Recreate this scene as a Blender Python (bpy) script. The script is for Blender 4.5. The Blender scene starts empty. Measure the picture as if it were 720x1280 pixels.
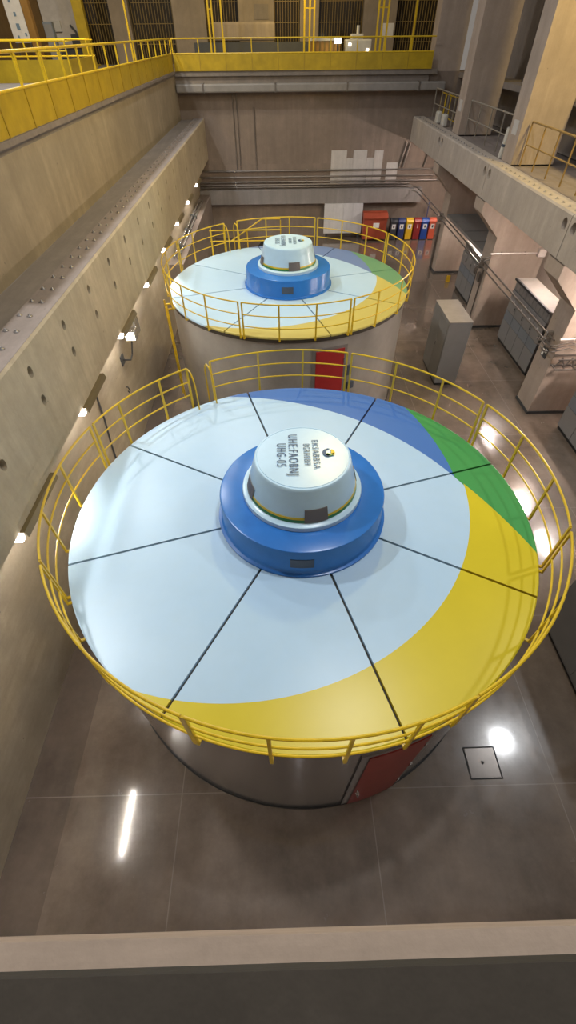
import bpy, bmesh, math, random
from mathutils import Vector, Matrix
random.seed(7)
R = math.radians
PI = math.pi
COL = bpy.context.scene.collection

# ------------------------------------------------------------------ materials
def new_mat(name):
    m = bpy.data.materials.new(name); m.use_nodes = True
    nt = m.node_tree
    return m, nt, nt.nodes['Principled BSDF']

def N(nt, t, **kw):
    n = nt.nodes.new(t)
    for k, v in kw.items():
        setattr(n, k, v)
    return n

def math_node(nt, op, a, b=None, clamp=False):
    n = N(nt, 'ShaderNodeMath', operation=op); n.use_clamp = clamp
    for i, v in enumerate((a, b)):
        if v is None: continue
        if isinstance(v, (int, float)): n.inputs[i].default_value = v
        else: nt.links.new(v, n.inputs[i])
    return n.outputs[0]

def mix_col(nt, fac, a, b, blend='MIX'):
    n = N(nt, 'ShaderNodeMix', data_type='RGBA', blend_type=blend)
    for sock, v in ((n.inputs[0], fac), (n.inputs[6], a), (n.inputs[7], b)):
        if isinstance(v, (int, float)): sock.default_value = v
        elif isinstance(v, tuple): sock.default_value = (*v, 1) if len(v) == 3 else v
        else: nt.links.new(v, sock)
    return n.outputs[2]

def noise(nt, vec, scale, detail=4, rough=.6):
    n = N(nt, 'ShaderNodeTexNoise')
    n.inputs['Scale'].default_value = scale
    n.inputs['Detail'].default_value = detail
    n.inputs['Roughness'].default_value = rough
    nt.links.new(vec, n.inputs['Vector'])
    return n.outputs[0]

def ramp(nt, fac, lo, hi):
    n = N(nt, 'ShaderNodeMapRange')
    n.inputs[1].default_value = lo; n.inputs[2].default_value = hi
    nt.links.new(fac, n.inputs[0])
    return n.outputs[0]

def coords(nt, scale=(1, 1, 1), kind='Object'):
    t = N(nt, 'ShaderNodeTexCoord'); mp = N(nt, 'ShaderNodeMapping')
    mp.inputs['Scale'].default_value = scale
    nt.links.new(t.outputs[kind], mp.inputs[0])
    return mp.outputs[0]

def paint(name, col, rough=.4, spec=.5, metal=0, var=.12, scale=3, coat=0):
    m, nt, b = new_mat(name)
    v = coords(nt)
    f = ramp(nt, noise(nt, v, scale), .3, .7)
    dark = tuple(c * (1 - var) for c in col); lite = tuple(min(1, c * (1 + var * .6)) for c in col)
    nt.links.new(mix_col(nt, f, dark, lite), b.inputs['Base Color'])
    b.inputs['Roughness'].default_value = rough
    b.inputs['Specular IOR Level'].default_value = spec
    b.inputs['Metallic'].default_value = metal
    b.inputs['Coat Weight'].default_value = coat
    b.inputs['Coat Roughness'].default_value = .12
    return m

def concrete(name, col, var=.34, streak=(1.7, 1.7, .10), bump=.12, rough=.85, blotch=.5, pits=True):
    m, nt, b = new_mat(name)
    v = coords(nt); vs = coords(nt, streak)
    f1 = ramp(nt, noise(nt, v, blotch, 6, .65), .28, .72)
    f2 = ramp(nt, noise(nt, vs, 1.6, 5, .7), .3, .7)
    f3 = noise(nt, v, 14, 3, .7)
    lo = tuple(c * (1 - var) for c in col); hi = tuple(min(1, c * (1 + var)) for c in col)
    f4 = ramp(nt, noise(nt, v, blotch * 4.5, 5, .7), .35, .68)
    c = mix_col(nt, f1, lo, hi)
    c = mix_col(nt, math_node(nt, 'MULTIPLY', f4, .5), c, tuple(x * .66 for x in col))
    c = mix_col(nt, math_node(nt, 'MULTIPLY', f2, .7), c, tuple(x * .62 for x in col))
    c = mix_col(nt, math_node(nt, 'MULTIPLY', f3, .25), c, tuple(x * 1.25 for x in col))
    if pits:
        p = N(nt, 'ShaderNodeTexVoronoi'); p.inputs['Scale'].default_value = 2.3
        nt.links.new(v, p.inputs['Vector'])
        pit = ramp(nt, p.outputs['Distance'], .05, .03)
        c = mix_col(nt, math_node(nt, 'MULTIPLY', pit, .6), c, tuple(x * .35 for x in col))
    nt.links.new(c, b.inputs['Base Color'])
    b.inputs['Roughness'].default_value = rough
    b.inputs['Specular IOR Level'].default_value = .25
    bp = N(nt, 'ShaderNodeBump'); bp.inputs['Strength'].default_value = bump; bp.inputs['Distance'].default_value = .03
    nt.links.new(f3, bp.inputs['Height']); nt.links.new(bp.outputs[0], b.inputs['Normal'])
    return m

def emissive(name, col, strength):
    m, nt, b = new_mat(name)
    b.inputs['Base Color'].default_value = (*col, 1)
    b.inputs['Emission Color'].default_value = (*col, 1)
    b.inputs['Emission Strength'].default_value = strength
    return m

def floor_material():
    m, nt, b = new_mat('polished_concrete_floor')
    v = coords(nt)
    vy = coords(nt, (1.1, .3, 1))
    f1 = ramp(nt, noise(nt, v, .55, 7, .68), .3, .7)
    f2 = ramp(nt, noise(nt, vy, 1.5, 5, .6), .3, .7)
    f3 = ramp(nt, noise(nt, v, 2.6, 6, .7), .35, .75)
    c = mix_col(nt, f1, (.066, .049, .036), (.215, .163, .124))
    c = mix_col(nt, math_node(nt, 'MULTIPLY', f2, .35), c, (.225, .18, .15))
    c = mix_col(nt, math_node(nt, 'MULTIPLY', f3, .35), c, (.075, .057, .044))
    sp = N(nt, 'ShaderNodeSeparateXYZ'); nt.links.new(v, sp.inputs[0])
    # saw cut joints every few metres and a darker strip along the left wall
    def joint(sock, off, pitch):
        s = math_node(nt, 'ADD', sock, off)
        s = math_node(nt, 'PINGPONG', s, pitch / 2)
        return math_node(nt, 'LESS_THAN', s, .009)
    j = math_node(nt, 'MAXIMUM', joint(sp.outputs[0], 2.0, 3.5), joint(sp.outputs[1], -1.65, 3.5))
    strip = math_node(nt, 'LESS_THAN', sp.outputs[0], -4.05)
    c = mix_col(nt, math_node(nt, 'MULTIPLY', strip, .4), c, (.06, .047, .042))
    c = mix_col(nt, math_node(nt, 'MULTIPLY', j, .28), c, (.38, .33, .29))
    nt.links.new(c, b.inputs['Base Color'])
    r = N(nt, 'ShaderNodeMapRange'); r.inputs[3].default_value = .16; r.inputs[4].default_value = .30
    nt.links.new(f3, r.inputs[0]); nt.links.new(r.outputs[0], b.inputs['Roughness'])
    b.inputs['Specular IOR Level'].default_value = .4
    b.inputs['Coat Weight'].default_value = 1; b.inputs['Coat Roughness'].default_value = .075; b.inputs['Coat IOR'].default_value = 1.6
    return m

def cover_material(name, faded=0.0):
    """light blue-white lid paint with the blue, green and yellow sweeps (arcs in the lid's own plane)"""
    m, nt, b = new_mat(name)
    v = coords(nt)
    sp = N(nt, 'ShaderNodeSeparateXYZ'); nt.links.new(v, sp.inputs[0])
    flat = N(nt, 'ShaderNodeCombineXYZ')
    nt.links.new(sp.outputs[0], flat.inputs[0]); nt.links.new(sp.outputs[1], flat.inputs[1])
    def inside(cx, cy, r):
        d = N(nt, 'ShaderNodeVectorMath', operation='DISTANCE')
        nt.links.new(flat.outputs[0], d.inputs[0]); d.inputs[1].default_value = (cx, cy, 0)
        return math_node(nt, 'LESS_THAN', d.outputs['Value'], r)
    w1 = inside(-1.81, -1.75, 5.42); w2 = inside(-1.07, .82, 4.19)
    bg = inside(-3.65, .58, 6.65); gy = inside(-4.45, -3.72, 8.70)
    n1 = ramp(nt, noise(nt, v, .7, 5), .3, .7); n2 = ramp(nt, noise(nt, v, 4, 4), .4, .75)
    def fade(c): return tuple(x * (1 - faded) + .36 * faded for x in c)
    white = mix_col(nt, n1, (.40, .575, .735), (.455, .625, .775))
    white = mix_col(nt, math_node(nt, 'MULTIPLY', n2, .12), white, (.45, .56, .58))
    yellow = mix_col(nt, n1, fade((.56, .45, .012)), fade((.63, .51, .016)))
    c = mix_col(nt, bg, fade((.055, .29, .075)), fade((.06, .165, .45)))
    c = mix_col(nt, w1, c, white)
    y = math_node(nt, 'MULTIPLY', math_node(nt, 'SUBTRACT', 1.0, w2), gy)
    g = math_node(nt, 'MULTIPLY', math_node(nt, 'SUBTRACT', 1.0, w2), math_node(nt, 'SUBTRACT', 1.0, gy))
    c = mix_col(nt, g, c, mix_col(nt, bg, fade((.055, .29, .075)), fade((.06, .165, .45))))
    c = mix_col(nt, y, c, yellow)
    nt.links.new(c, b.inputs['Base Color'])
    b.inputs['Roughness'].default_value = .33
    b.inputs['Specular IOR Level'].default_value = .45
    return m

M = {}
M['floor'] = floor_material()
M['wall'] = concrete('board_formed_concrete', (.34, .28, .195))
M['wall_low'] = concrete('brown_grey_concrete', (.41, .34, .245), streak=(.3, .3, 2.0))
M['beam'] = concrete('pale_beam_concrete', (.47, .40, .285), var=.32, streak=(2.2, 2.2, .16))
M['beam_right'] = concrete('pale_pinkish_beam_concrete', (.47, .405, .345), var=.25, streak=(2.2, 2.2, .2))
M['ledge'] = concrete('ledge_concrete', (.27, .225, .20), var=.2, streak=(2, .3, 1))
M['groove'] = concrete('darker_ledge_concrete', (.22, .19, .165), var=.2, streak=(2, .3, 1))  # darker tone than the ledge top, for its channel and the upper floors
M['column'] = concrete('column_concrete', (.43, .345, .28), var=.26, streak=(2, 2, .15))
M['darkwall'] = concrete('dark_bay_concrete', (.25, .21, .18))
M['patchc'] = concrete('light_patch_concrete', (.58, .54, .50), var=.1)
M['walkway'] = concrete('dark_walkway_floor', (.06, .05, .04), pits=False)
M['pier'] = concrete('brown_pier_concrete', (.30, .24, .18))
M['nearledge'] = concrete('pinkish_ledge_concrete', (.50, .39, .31), var=.15, streak=(.3, 3, 1))
M['backwall'] = concrete('back_wall_concrete', (.25, .195, .155))
M['backledge'] = concrete('grey_ledge_concrete', (.27, .245, .23), var=.15)
M['housing'] = paint('grey_housing_paint', (.29, .265, .235), .28, .5, var=.2, scale=1.2, coat=.25)
M['housing_front_shaded'] = paint('shaded_glossy_housing_paint', (.17, .152, .135), .22, .5, var=.25, scale=1.2, coat=.5)  # housing paint with the unlit near side's shade in its colour, also glossier
M['housing_dark'] = paint('brown_black_gasket', (.045, .035, .025), .6)
M['cover'] = cover_material('lid_paint')
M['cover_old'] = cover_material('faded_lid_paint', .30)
M['blue'] = paint('blue_enamel', (.022, .165, .52), .27, .5, var=.08)
M['cap'] = paint('pale_blue_white_enamel', (.50, .70, .84), .28, .5, var=.05)
M['stripe_y'] = paint('yellow_stripe', (.66, .47, .02), .35)
M['stripe_g'] = paint('green_stripe', (.03, .20, .07), .35)
M['grille'] = paint('grey_grille_metal', (.16, .145, .14), .5, .5, .3)
M['plate'] = paint('dark_slate_plate', (.055, .07, .10), .45)
M['letter'] = paint('navy_lettering', (.06, .11, .20), .5)
M['letter2'] = paint('slate_lettering', (.16, .23, .30), .5)
M['reddoor'] = paint('dark_red_door_paint', (.24, .028, .02), .4)
M['redbright'] = paint('red_door_paint', (.38, .02, .02), .4)
M['frame'] = paint('grey_steel_frame', (.26, .24, .225), .4, .5, .4)
M['yellow'] = paint('yellow_rail_paint', (.64, .43, .012), .34, .5, var=.12, scale=6)
M['yellow_panel'] = paint('yellow_kick_panel', (.42, .285, .010), .42, .5, var=.2, scale=2)
M['rib'] = paint('brown_yellow_rib', (.33, .22, .015), .5)
M['brownrail'] = paint('brown_yellow_rail', (.30, .19, .06), .5)
M['greyrail'] = paint('grey_rail_paint', (.27, .235, .19), .5)
M['cabinet'] = paint('grey_cabinet_enamel', (.19, .182, .17), .45, .4, var=.06)
M['cabinet_top'] = paint('grey_brown_cabinet_top', (.27, .235, .205), .6)
M['panelcab'] = paint('blue_grey_cabinet_enamel', (.17, .19, .215), .30, .5, var=.12, scale=.9)
M['panelcab2'] = paint('grey_cabinet_door', (.215, .205, .198), .30, .5, var=.1, scale=.9)
M['black'] = paint('black_rubber', (.012, .011, .010), .6)
M['seam'] = paint('dark_seam', (.05, .05, .05), .6)
M['pipe'] = paint('galvanised_conduit', (.20, .175, .155), .35, .5, .6)
M['pipe_light'] = paint('pale_conduit', (.50, .44, .40), .35, .5, .3)
M['bigpipe'] = paint('grey_pipe_paint', (.24, .22, .20), .5)
M['hood'] = paint('olive_fixture_enamel', (.14, .105, .045), .45)
M['chrome'] = paint('bare_metal', (.5, .48, .46), .25, .5, .8)
M['board'] = concrete('white_board_sheet', (.62, .60, .60), var=.07, pits=False)
M['binlabel'] = paint('white_label', (.8, .78, .74), .6)
M['bin_red'] = paint('red_brown_box_paint', (.33, .055, .022), .5)
M['bin_black'] = paint('charcoal_plastic', (.045, .047, .055), .45)
M['bin_navy'] = paint('navy_plastic', (.03, .045, .15), .45)
M['bin_yellow'] = paint('yellow_plastic', (.70, .42, .015), .45)
M['bin_darkred'] = paint('dark_red_plastic', (.27, .022, .022), .45)
M['bin_blue'] = paint('blue_plastic', (.02, .07, .33), .45)
M['bin_orange'] = paint('orange_red_plastic', (.62, .11, .05), .45)
M['tube'] = emissive('fluorescent_tube', (1, .95, .90), 125)
M['tube_end'] = emissive('lit_tube_end', (1, .97, .97), 7)
M['tube_near'] = emissive('near_fluorescent_tube', (1, .94, .97), 45)
M['tube_side'] = emissive('bay_fluorescent_tube', (1, .87, .80), 380)
M['hatch'] = paint('steel_hatch_plate', (.12, .10, .085), .25, .5, .3)
M['lowwhite'] = paint('white_plaster', (.55, .50, .45), .7)
M['sign'] = paint('white_notice_board', (.66, .62, .58), .6)
M['brownwall'] = concrete('brown_panelled_wall', (.20, .12, .045), pits=False)
M['windowdark'] = paint('dark_window_glass', (.03, .022, .012), .12, .6)
M['mullion'] = paint('yellow_brown_mullion', (.24, .155, .035), .5)
M['crate'] = paint('orange_brown_crate', (.42, .22, .05), .6)
M['machine'] = paint('pale_machine_paint', (.55, .52, .46), .45)
M['lampglow'] = emissive('lit_lamp_face', (1, .9, .7), 6)
M['lampglow2'] = emissive('lit_monitor', (.8, 1, .85), 3)

# ------------------------------------------------------------------ mesh building
class MB:
    """collects shapes (world coordinates after the offset) and links them as one mesh object"""
    def __init__(s, off=(0, 0, 0)):
        s.bm = bmesh.new(); s.off = Vector(off)
    def v(s, p): return s.bm.verts.new(Vector(p) + s.off)
    def face(s, vs):
        try: return s.bm.faces.new(vs)
        except ValueError: return None
    def box(s, x0, y0, z0, x1, y1, z1):
        P = [s.v((x, y, z)) for z in (z0, z1) for y in (y0, y1) for x in (x0, x1)]
        for f in ((0, 2, 3, 1), (4, 5, 7, 6), (0, 1, 5, 4), (2, 6, 7, 3), (0, 4, 6, 2), (1, 3, 7, 5)):
            s.face([P[i] for i in f])
        return s
    def bbox(s, x0, y0, z0, x1, y1, z1, b=.02, seg=2):
        t = bmesh.new()
        bmesh.ops.create_cube(t, size=1)
        bmesh.ops.scale(t, vec=(x1 - x0, y1 - y0, z1 - z0), verts=t.verts)
        bmesh.ops.translate(t, vec=((x0 + x1) / 2, (y0 + y1) / 2, (z0 + z1) / 2), verts=t.verts)
        bmesh.ops.bevel(t, geom=t.edges[:], offset=b, segments=seg, affect='EDGES', profile=.5)
        s.merge(t); return s
    def merge(s, t):
        mp = {}
        for v in t.verts: mp[v] = s.v(v.co)
        for f in t.faces:
            nf = s.face([mp[v] for v in f.verts])
            if nf: nf.smooth = f.smooth
        t.free()
    def prism(s, poly, axis, a, b):
        """extrude a 2D polygon along axis ('x': poly=(y,z), 'y': poly=(x,z), 'z': poly=(x,y))"""
        def mk(p, t):
            return {'x': (t, p[0], p[1]), 'y': (p[0], t, p[1]), 'z': (p[0], p[1], t)}[axis]
        A = [s.v(mk(p, a)) for p in poly]; B = [s.v(mk(p, b)) for p in poly]
        s.face(A); s.face(B[::-1]); n = len(poly)
        for i in range(n):
            s.face([A[i], B[i], B[(i + 1) % n], A[(i + 1) % n]])
        return s
    def tube(s, pts, r, n=8, closed=False):
        pts = [Vector(p) for p in pts]; rings = []; m = len(pts)
        up = Vector((0, 0, 1)); prev = None
        for i, p in enumerate(pts):
            if closed: d = pts[(i + 1) % m] - pts[i - 1]
            else: d = pts[min(i + 1, m - 1)] - pts[max(i - 1, 0)]
            d.normalize()
            if prev is None:
                a = d.cross(up)
                if a.length < .05: a = d.cross(Vector((1, 0, 0)))
            else:
                a = prev - d * prev.dot(d)
            a.normalize(); prev = a; bb = d.cross(a)
            rings.append([s.v(p + a * (r * math.cos(k * 2 * PI / n)) + bb * (r * math.sin(k * 2 * PI / n))) for k in range(n)])
        for i in range(m if closed else m - 1):
            A, B = rings[i], rings[(i + 1) % m]
            for k in range(n):
                f = s.face([A[k], A[(k + 1) % n], B[(k + 1) % n], B[k]])
                if f: f.smooth = True
        if not closed:
            s.face(rings[0][::-1]); s.face(rings[-1])
        return s
    def bar(s, p, q, w, d, side=None):
        """rectangular bar from p to q, w along 'side', d across"""
        p, q = Vector(p), Vector(q); t = (q - p).normalized()
        sd = Vector(side) if side else (t.cross(Vector((0, 0, 1))) if abs(t.z) < .9 else Vector((1, 0, 0)))
        sd = (sd - t * sd.dot(t)).normalized(); o = t.cross(sd)
        A = [s.v(p + sd * (a * w / 2) + o * (b * d / 2)) for a, b in ((-1, -1), (1, -1), (1, 1), (-1, 1))]
        B = [s.v(q + sd * (a * w / 2) + o * (b * d / 2)) for a, b in ((-1, -1), (1, -1), (1, 1), (-1, 1))]
        s.face(A[::-1]); s.face(B)
        for i in range(4): s.face([A[i], A[(i + 1) % 4], B[(i + 1) % 4], B[i]])
        return s
    def lathe(s, prof, n=96, a0=0, a1=2 * PI, smooth=True, cap=True):
        full = abs(a1 - a0 - 2 * PI) < 1e-6
        cnt = n if full else n + 1
        rings = []
        for (r, z) in prof:
            if r < 1e-6: rings.append([s.v((0, 0, z))] * cnt)
            else: rings.append([s.v((r * math.cos(a0 + (a1 - a0) * k / n), r * math.sin(a0 + (a1 - a0) * k / n), z)) for k in range(cnt)])
        for i in range(len(prof) - 1):
            A, B = rings[i], rings[i + 1]
            for k in range(n):
                k2 = (k + 1) % cnt
                q = []
                for x in (A[k], A[k2], B[k2], B[k]):
                    if x not in q: q.append(x)
                if len(q) > 2:
                    f = s.face(q)
                    if f: f.smooth = smooth
        return s
    def ball(s, c, r, sc=(1, 1, 1), u=14, v=8):
        t = bmesh.new(); bmesh.ops.create_uvsphere(t, u_segments=u, v_segments=v, radius=r)
        bmesh.ops.scale(t, vec=sc, verts=t.verts); bmesh.ops.translate(t, vec=c, verts=t.verts)
        for f in t.faces: f.smooth = True
        s.merge(t); return s
    def cyl(s, p, q, r, n=16): return s.tube([p, q], r, n)
    def build(s, name, mat, parent=None, origin=None, edge_split=True):
        bmesh.ops.recalc_face_normals(s.bm, faces=s.bm.faces[:])
        if parent is not None: o0 = ORG[parent.name]
        elif origin is not None: o0 = Vector(origin)
        else:
            xs = [v.co for v in s.bm.verts]
            o0 = Vector(((min(c.x for c in xs) + max(c.x for c in xs)) / 2, (min(c.y for c in xs) + max(c.y for c in xs)) / 2, min(c.z for c in xs)))
        bmesh.ops.translate(s.bm, vec=-o0, verts=s.bm.verts[:])
        me = bpy.data.meshes.new(name); s.bm.to_mesh(me); s.bm.free()
        if edge_split and any(p.use_smooth for p in me.polygons):
            try: me.set_sharp_from_angle(angle=R(38))
            except Exception: pass
        me.materials.append(mat)
        o = bpy.data.objects.new(name, me); COL.objects.link(o)
        if parent is not None:
            o.parent = parent; ORG[o.name] = o0.copy()
        else:
            o.location = o0; ORG[o.name] = o0.copy()
        return o

ORG = {}
def thing(name, label, cat, loc, group=None):
    o = bpy.data.objects.new(name, None); COL.objects.link(o); o.location = loc
    o.empty_display_size = .2
    ORG[o.name] = Vector(loc)
    return tag(o, label, cat, group)
def tag(o, label, cat, group=None):
    o['label'] = label; o['category'] = cat
    if group: o['group'] = group
    return o
def struct(o):
    o['kind'] = 'structure'; return o

def text_mesh(body, size, loc, rotz, name, mat, parent, depth=.004, bold=.0, width=None):
    cu = bpy.data.curves.new('lettering_curve', 'FONT'); cu.body = body; cu.size = size
    cu.align_x = 'CENTER'; cu.align_y = 'CENTER'; cu.extrude = depth / 2; cu.offset = bold
    cu.resolution_u = 4; cu.space_character = 1.3
    t = bpy.data.objects.new('lettering_tmp', cu); COL.objects.link(t)
    dg = bpy.context.evaluated_depsgraph_get()
    me = bpy.data.meshes.new_from_object(t.evaluated_get(dg))
    bpy.data.objects.remove(t); bpy.data.curves.remove(cu)
    xs = [v.co.x for v in me.vertices]
    k = (width / (max(xs) - min(xs))) if width else 1
    o0 = ORG[parent.name]
    rot = Matrix.Rotation(rotz, 4, 'Z')
    for v in me.vertices:
        p = Vector((v.co.x * k, v.co.y, v.co.z)); v.co = rot @ p + Vector(loc) - o0
    me.materials.clear(); me.materials.append(mat)
    o = bpy.data.objects.new(name, me); COL.objects.link(o); o.parent = parent
    ORG[o.name] = o0.copy()
    return o

def arc_pts(r, a0, a1, z, step=3.0):
    n = max(2, int(abs(a1 - a0) / step) + 1)
    return [(r * math.cos(R(a0 + (a1 - a0) * k / n)), r * math.sin(R(a0 + (a1 - a0) * k / n)), z) for k in range(n + 1)]

# ------------------------------------------------------------------ camera (fitted to the photograph)
PITCH, ROLL, YAW, CAMZ, FPX = .832940078774985, -.009662156941808178, .015103518632103744, 9.572380090118457, 547.2581078147965
def make_camera():
    p, r, y = PITCH, ROLL, YAW
    cy, sy = math.cos(y), math.sin(y)
    Rz = Matrix(((cy, -sy, 0), (sy, cy, 0), (0, 0, 1)))
    Mx = Matrix(((1, 0, 0), (0, -math.sin(p), -math.cos(p)), (0, math.cos(p), -math.sin(p)))) @ Rz
    cr, sr = math.cos(r), math.sin(r)
    Mx = Matrix(((cr, -sr, 0), (sr, cr, 0), (0, 0, 1))) @ Mx
    right, down, fwd = Mx[0], Mx[1], Mx[2]
    cam = bpy.data.cameras.new('camera'); o = bpy.data.objects.new('camera', cam); COL.objects.link(o)
    mw = Matrix.Identity(4)
    for i in range(3):
        mw[i][0] = right[i]; mw[i][1] = -down[i]; mw[i][2] = -fwd[i]
    mw[0][3], mw[1][3], mw[2][3] = 0, 0, CAMZ
    o.matrix_world = mw
    cam.sensor_fit = 'VERTICAL'; cam.sensor_height = 36; cam.lens = FPX / 1280 * 36
    cam.clip_start = .05; cam.clip_end = 200
    bpy.context.scene.camera = o
make_camera()

# ------------------------------------------------------------------ the shell of the hall
XL, XLU, XB = -4.9, -5.5, -4.17        # lower left wall, upper left wall, face of the left crane beam
YB = 34.3                              # back wall
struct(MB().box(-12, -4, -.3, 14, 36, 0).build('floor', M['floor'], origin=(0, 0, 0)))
struct(MB().box(-6.0, -3, 0, XL, YB, 4.27).build('wall_left', M['wall_low']))
struct(MB().box(-6.0, -3, 6.1, XLU, YB, 7.9).build('wall_left', M['wall']))
struct(MB().box(XL, YB, 0, 12.2, 35.2, 4.0).build('wall_back', M['backwall']))
struct(MB().box(-6.0, YB, 4.0, 12.2, 35.2, 8.0).build('wall_back', M['backwall']))
struct(MB().box(XL, YB - .42, 2.0, 9.3, YB, 2.74).build('trim_1', M['backledge']))
# bench of concrete along the left wall behind the far generator
struct(MB().box(XL, 21.5, 0, -4.25, YB - .42, 2.55).build('trim_2', M['ledge']))
# upper hall floor, left and back
struct(MB().box(-20, 2, 7.9, XLU, 44, 8.1).build('floor', M['groove']))
struct(MB().box(XLU, YB - .25, 7.9, 9.0, 44, 8.1).build('floor', M['groove']))
struct(MB().box(XLU, YB - .12, 7.3, 8.6, YB, 7.9).build('trim_3', M['darkwall']))
# right: gallery walls, slabs
struct(MB().box(11.7, -4, 0, 12.2, YB, 5.0).build('wall_right', M['column']))
struct(MB().box(11.5, -4, 6.15, 12.2, 36, 16).build('wall_right', M['darkwall']))
struct(MB().box(8.72, -4, 5.0, 12.2, YB, 6.1).build('floor', M['ledge']))
# near side: crane ledge below the viewer and the walkway slab the viewer stands at
struct(MB().box(-6.0, -1.6, 5.0, 8.7, -.10, 6.15).build('trim_4', M['nearledge']))
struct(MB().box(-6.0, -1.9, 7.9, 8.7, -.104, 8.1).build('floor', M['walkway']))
struct(MB().prism([(3.3, -.34), (12, -.34), (12, .4), (4.53, -.21)], 'z', 0, .10).build('trim_5', M['nearledge']))

# ------------------------------------------------------------------ left crane beam with holes and bolts
def holed_face(mb, x, cells, r, depth, dirx):
    """faces in plane x (y,z rect cells with a round hole in each); dirx=-1: the hole goes to -x"""
    for (y0, y1, z0, z1, hy, hz) in cells:
        if hy is None:
            mb.face([mb.v((x, y0, z0)), mb.v((x, y1, z0)), mb.v((x, y1, z1)), mb.v((x, y0, z1))]); continue
        n = 16; O = []; I = []; D = []
        for k in range(n):
            a = 2 * PI * k / n + PI / n
            c, s_ = math.cos(a), math.sin(a)
            I.append(mb.v((x, hy + r[0] * c, hz + r[1] * s_))); D.append(mb.v((x + dirx * depth, hy + r[0] * c, hz + r[1] * s_)))
            ty = ((y1 - hy) / c if c > 0 else (y0 - hy) / c) if abs(c) > 1e-9 else 1e9
            tz = ((z1 - hz) / s_ if s_ > 0 else (z0 - hz) / s_) if abs(s_) > 1e-9 else 1e9
            t = min(ty, tz); O.append((hy + t * c, hz + t * s_))
        OV = [mb.v((x, *p)) for p in O]
        for k in range(n):
            k2 = (k + 1) % n
            a_, b_ = O[k], O[k2]
            corner = None
            ea = (abs(a_[0] - y0) < 1e-6) or (abs(a_[0] - y1) < 1e-6); eb = (abs(b_[0] - y0) < 1e-6) or (abs(b_[0] - y1) < 1e-6)
            if ea != eb: corner = (a_[0], b_[1]) if ea else (b_[0], a_[1])
            f = [I[k], OV[k]] + ([mb.v((x, *corner))] if corner else []) + [OV[k2], I[k2]]
            mb.face(f)
            mb.face([I[k], I[k2], D[k2], D[k]])
        mb.face(D)

t = thing('crane_beam', 'long concrete beam along the left wall, two rows of round holes in its face', 'beam', ((XB - 5.5) / 2, 16, 4.27))
m = MB()
xi = -5.5
z0, z1 = 4.27, 6.15
ys = [-1.6] + [6.73 - 1.72 * 4 - .86 + 1.72 * k for k in range(1, 24)]
ys = [y for y in ys if y < 33.6] + [34.3]
cells = []
for a, b in zip(ys[:-1], ys[1:]):
    hy = (a + b) / 2
    ok = b - a < 1.8
    cells.append((a, b, 5.5, z1 - .05, hy if ok else None, 5.77))
    cells.append((a, b, 4.7, 5.5, hy if ok else None, 5.23))
    cells.append((a, b, z0, 4.7, None, None))
holed_face(m, XB, cells, (.078, .10), .16, -1)
def q4(*pts): m.face([m.v(p) for p in pts])
q4((XB, -1.6, z1 - .05), (XB, 34.3, z1 - .05), (XB - .035, 34.3, z1), (XB - .035, -1.6, z1))     # chamfer
q4((-4.78, -1.6, z1), (-4.78, 34.3, z1), (-4.78, 34.3, z1 - .06), (-4.78, -1.6, z1 - .06))
q4((-4.78, -1.6, z1 - .06), (-4.78, 34.3, z1 - .06), (xi, 34.3, z1 - .06), (xi, -1.6, z1 - .06))
q4((xi, -1.6, z1 - .06), (xi, 34.3, z1 - .06), (xi, 34.3, z0), (xi, -1.6, z0))
q4((xi, -1.6, z0), (xi, 34.3, z0), (XB, 34.3, z0), (XB, -1.6, z0))
for yy in (-1.6, 34.3):
    q4((XB, yy, z0), (XB, yy, z1 - .05), (XB - .035, yy, z1), (-4.78, yy, z1), (-4.78, yy, z1 - .06), (xi, yy, z1 - .06), (xi, yy, z0))
m.build('beam_body', M['beam'], t)
MB().box(-4.78, -1.6, z1 - .055, XB - .033, 34.3, z1).build('ledge_top', M['ledge'], t)
g = MB().box(xi + .003, -1.5, z1 - .062, -4.80, 34.25, z1 - .052).build('ledge_channel', M['groove'], t)
def bolt_mb(x, y, z):
    b = MB()
    b.lathe([(.05, 0), (.05, .01), (.022, .012), (.022, .04), (.012, .045), (0, .045)], 10)
    for v in b.bm.verts: v.co += Vector((x, y, z))
    return b
# anchor bolts: one modelled, the rest copies sharing its mesh
first = bolt_mb(0, 0, 0)
bo = first.build('anchor_bolt', M['frame'], t, edge_split=False)
bolt_me = bo.data
bpy.data.objects.remove(bo)
for v in bolt_me.vertices: v.co += ORG[t.name]       # back to local shape
def bolts(parent, pts):
    for p in pts:
        o = bpy.data.objects.new('anchor_bolt', bolt_me); COL.objects.link(o); o.parent = parent
        o.location = Vector(p) - ORG[parent.name]; ORG[o.name] = ORG[parent.name]
bolts(t, [(-4.48, 6.78 + .603 * k, z1) for k in range(45)])
bolts(t, [(-4.68, 7.43 + .603 * k, z1) for k in range(44)])

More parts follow.
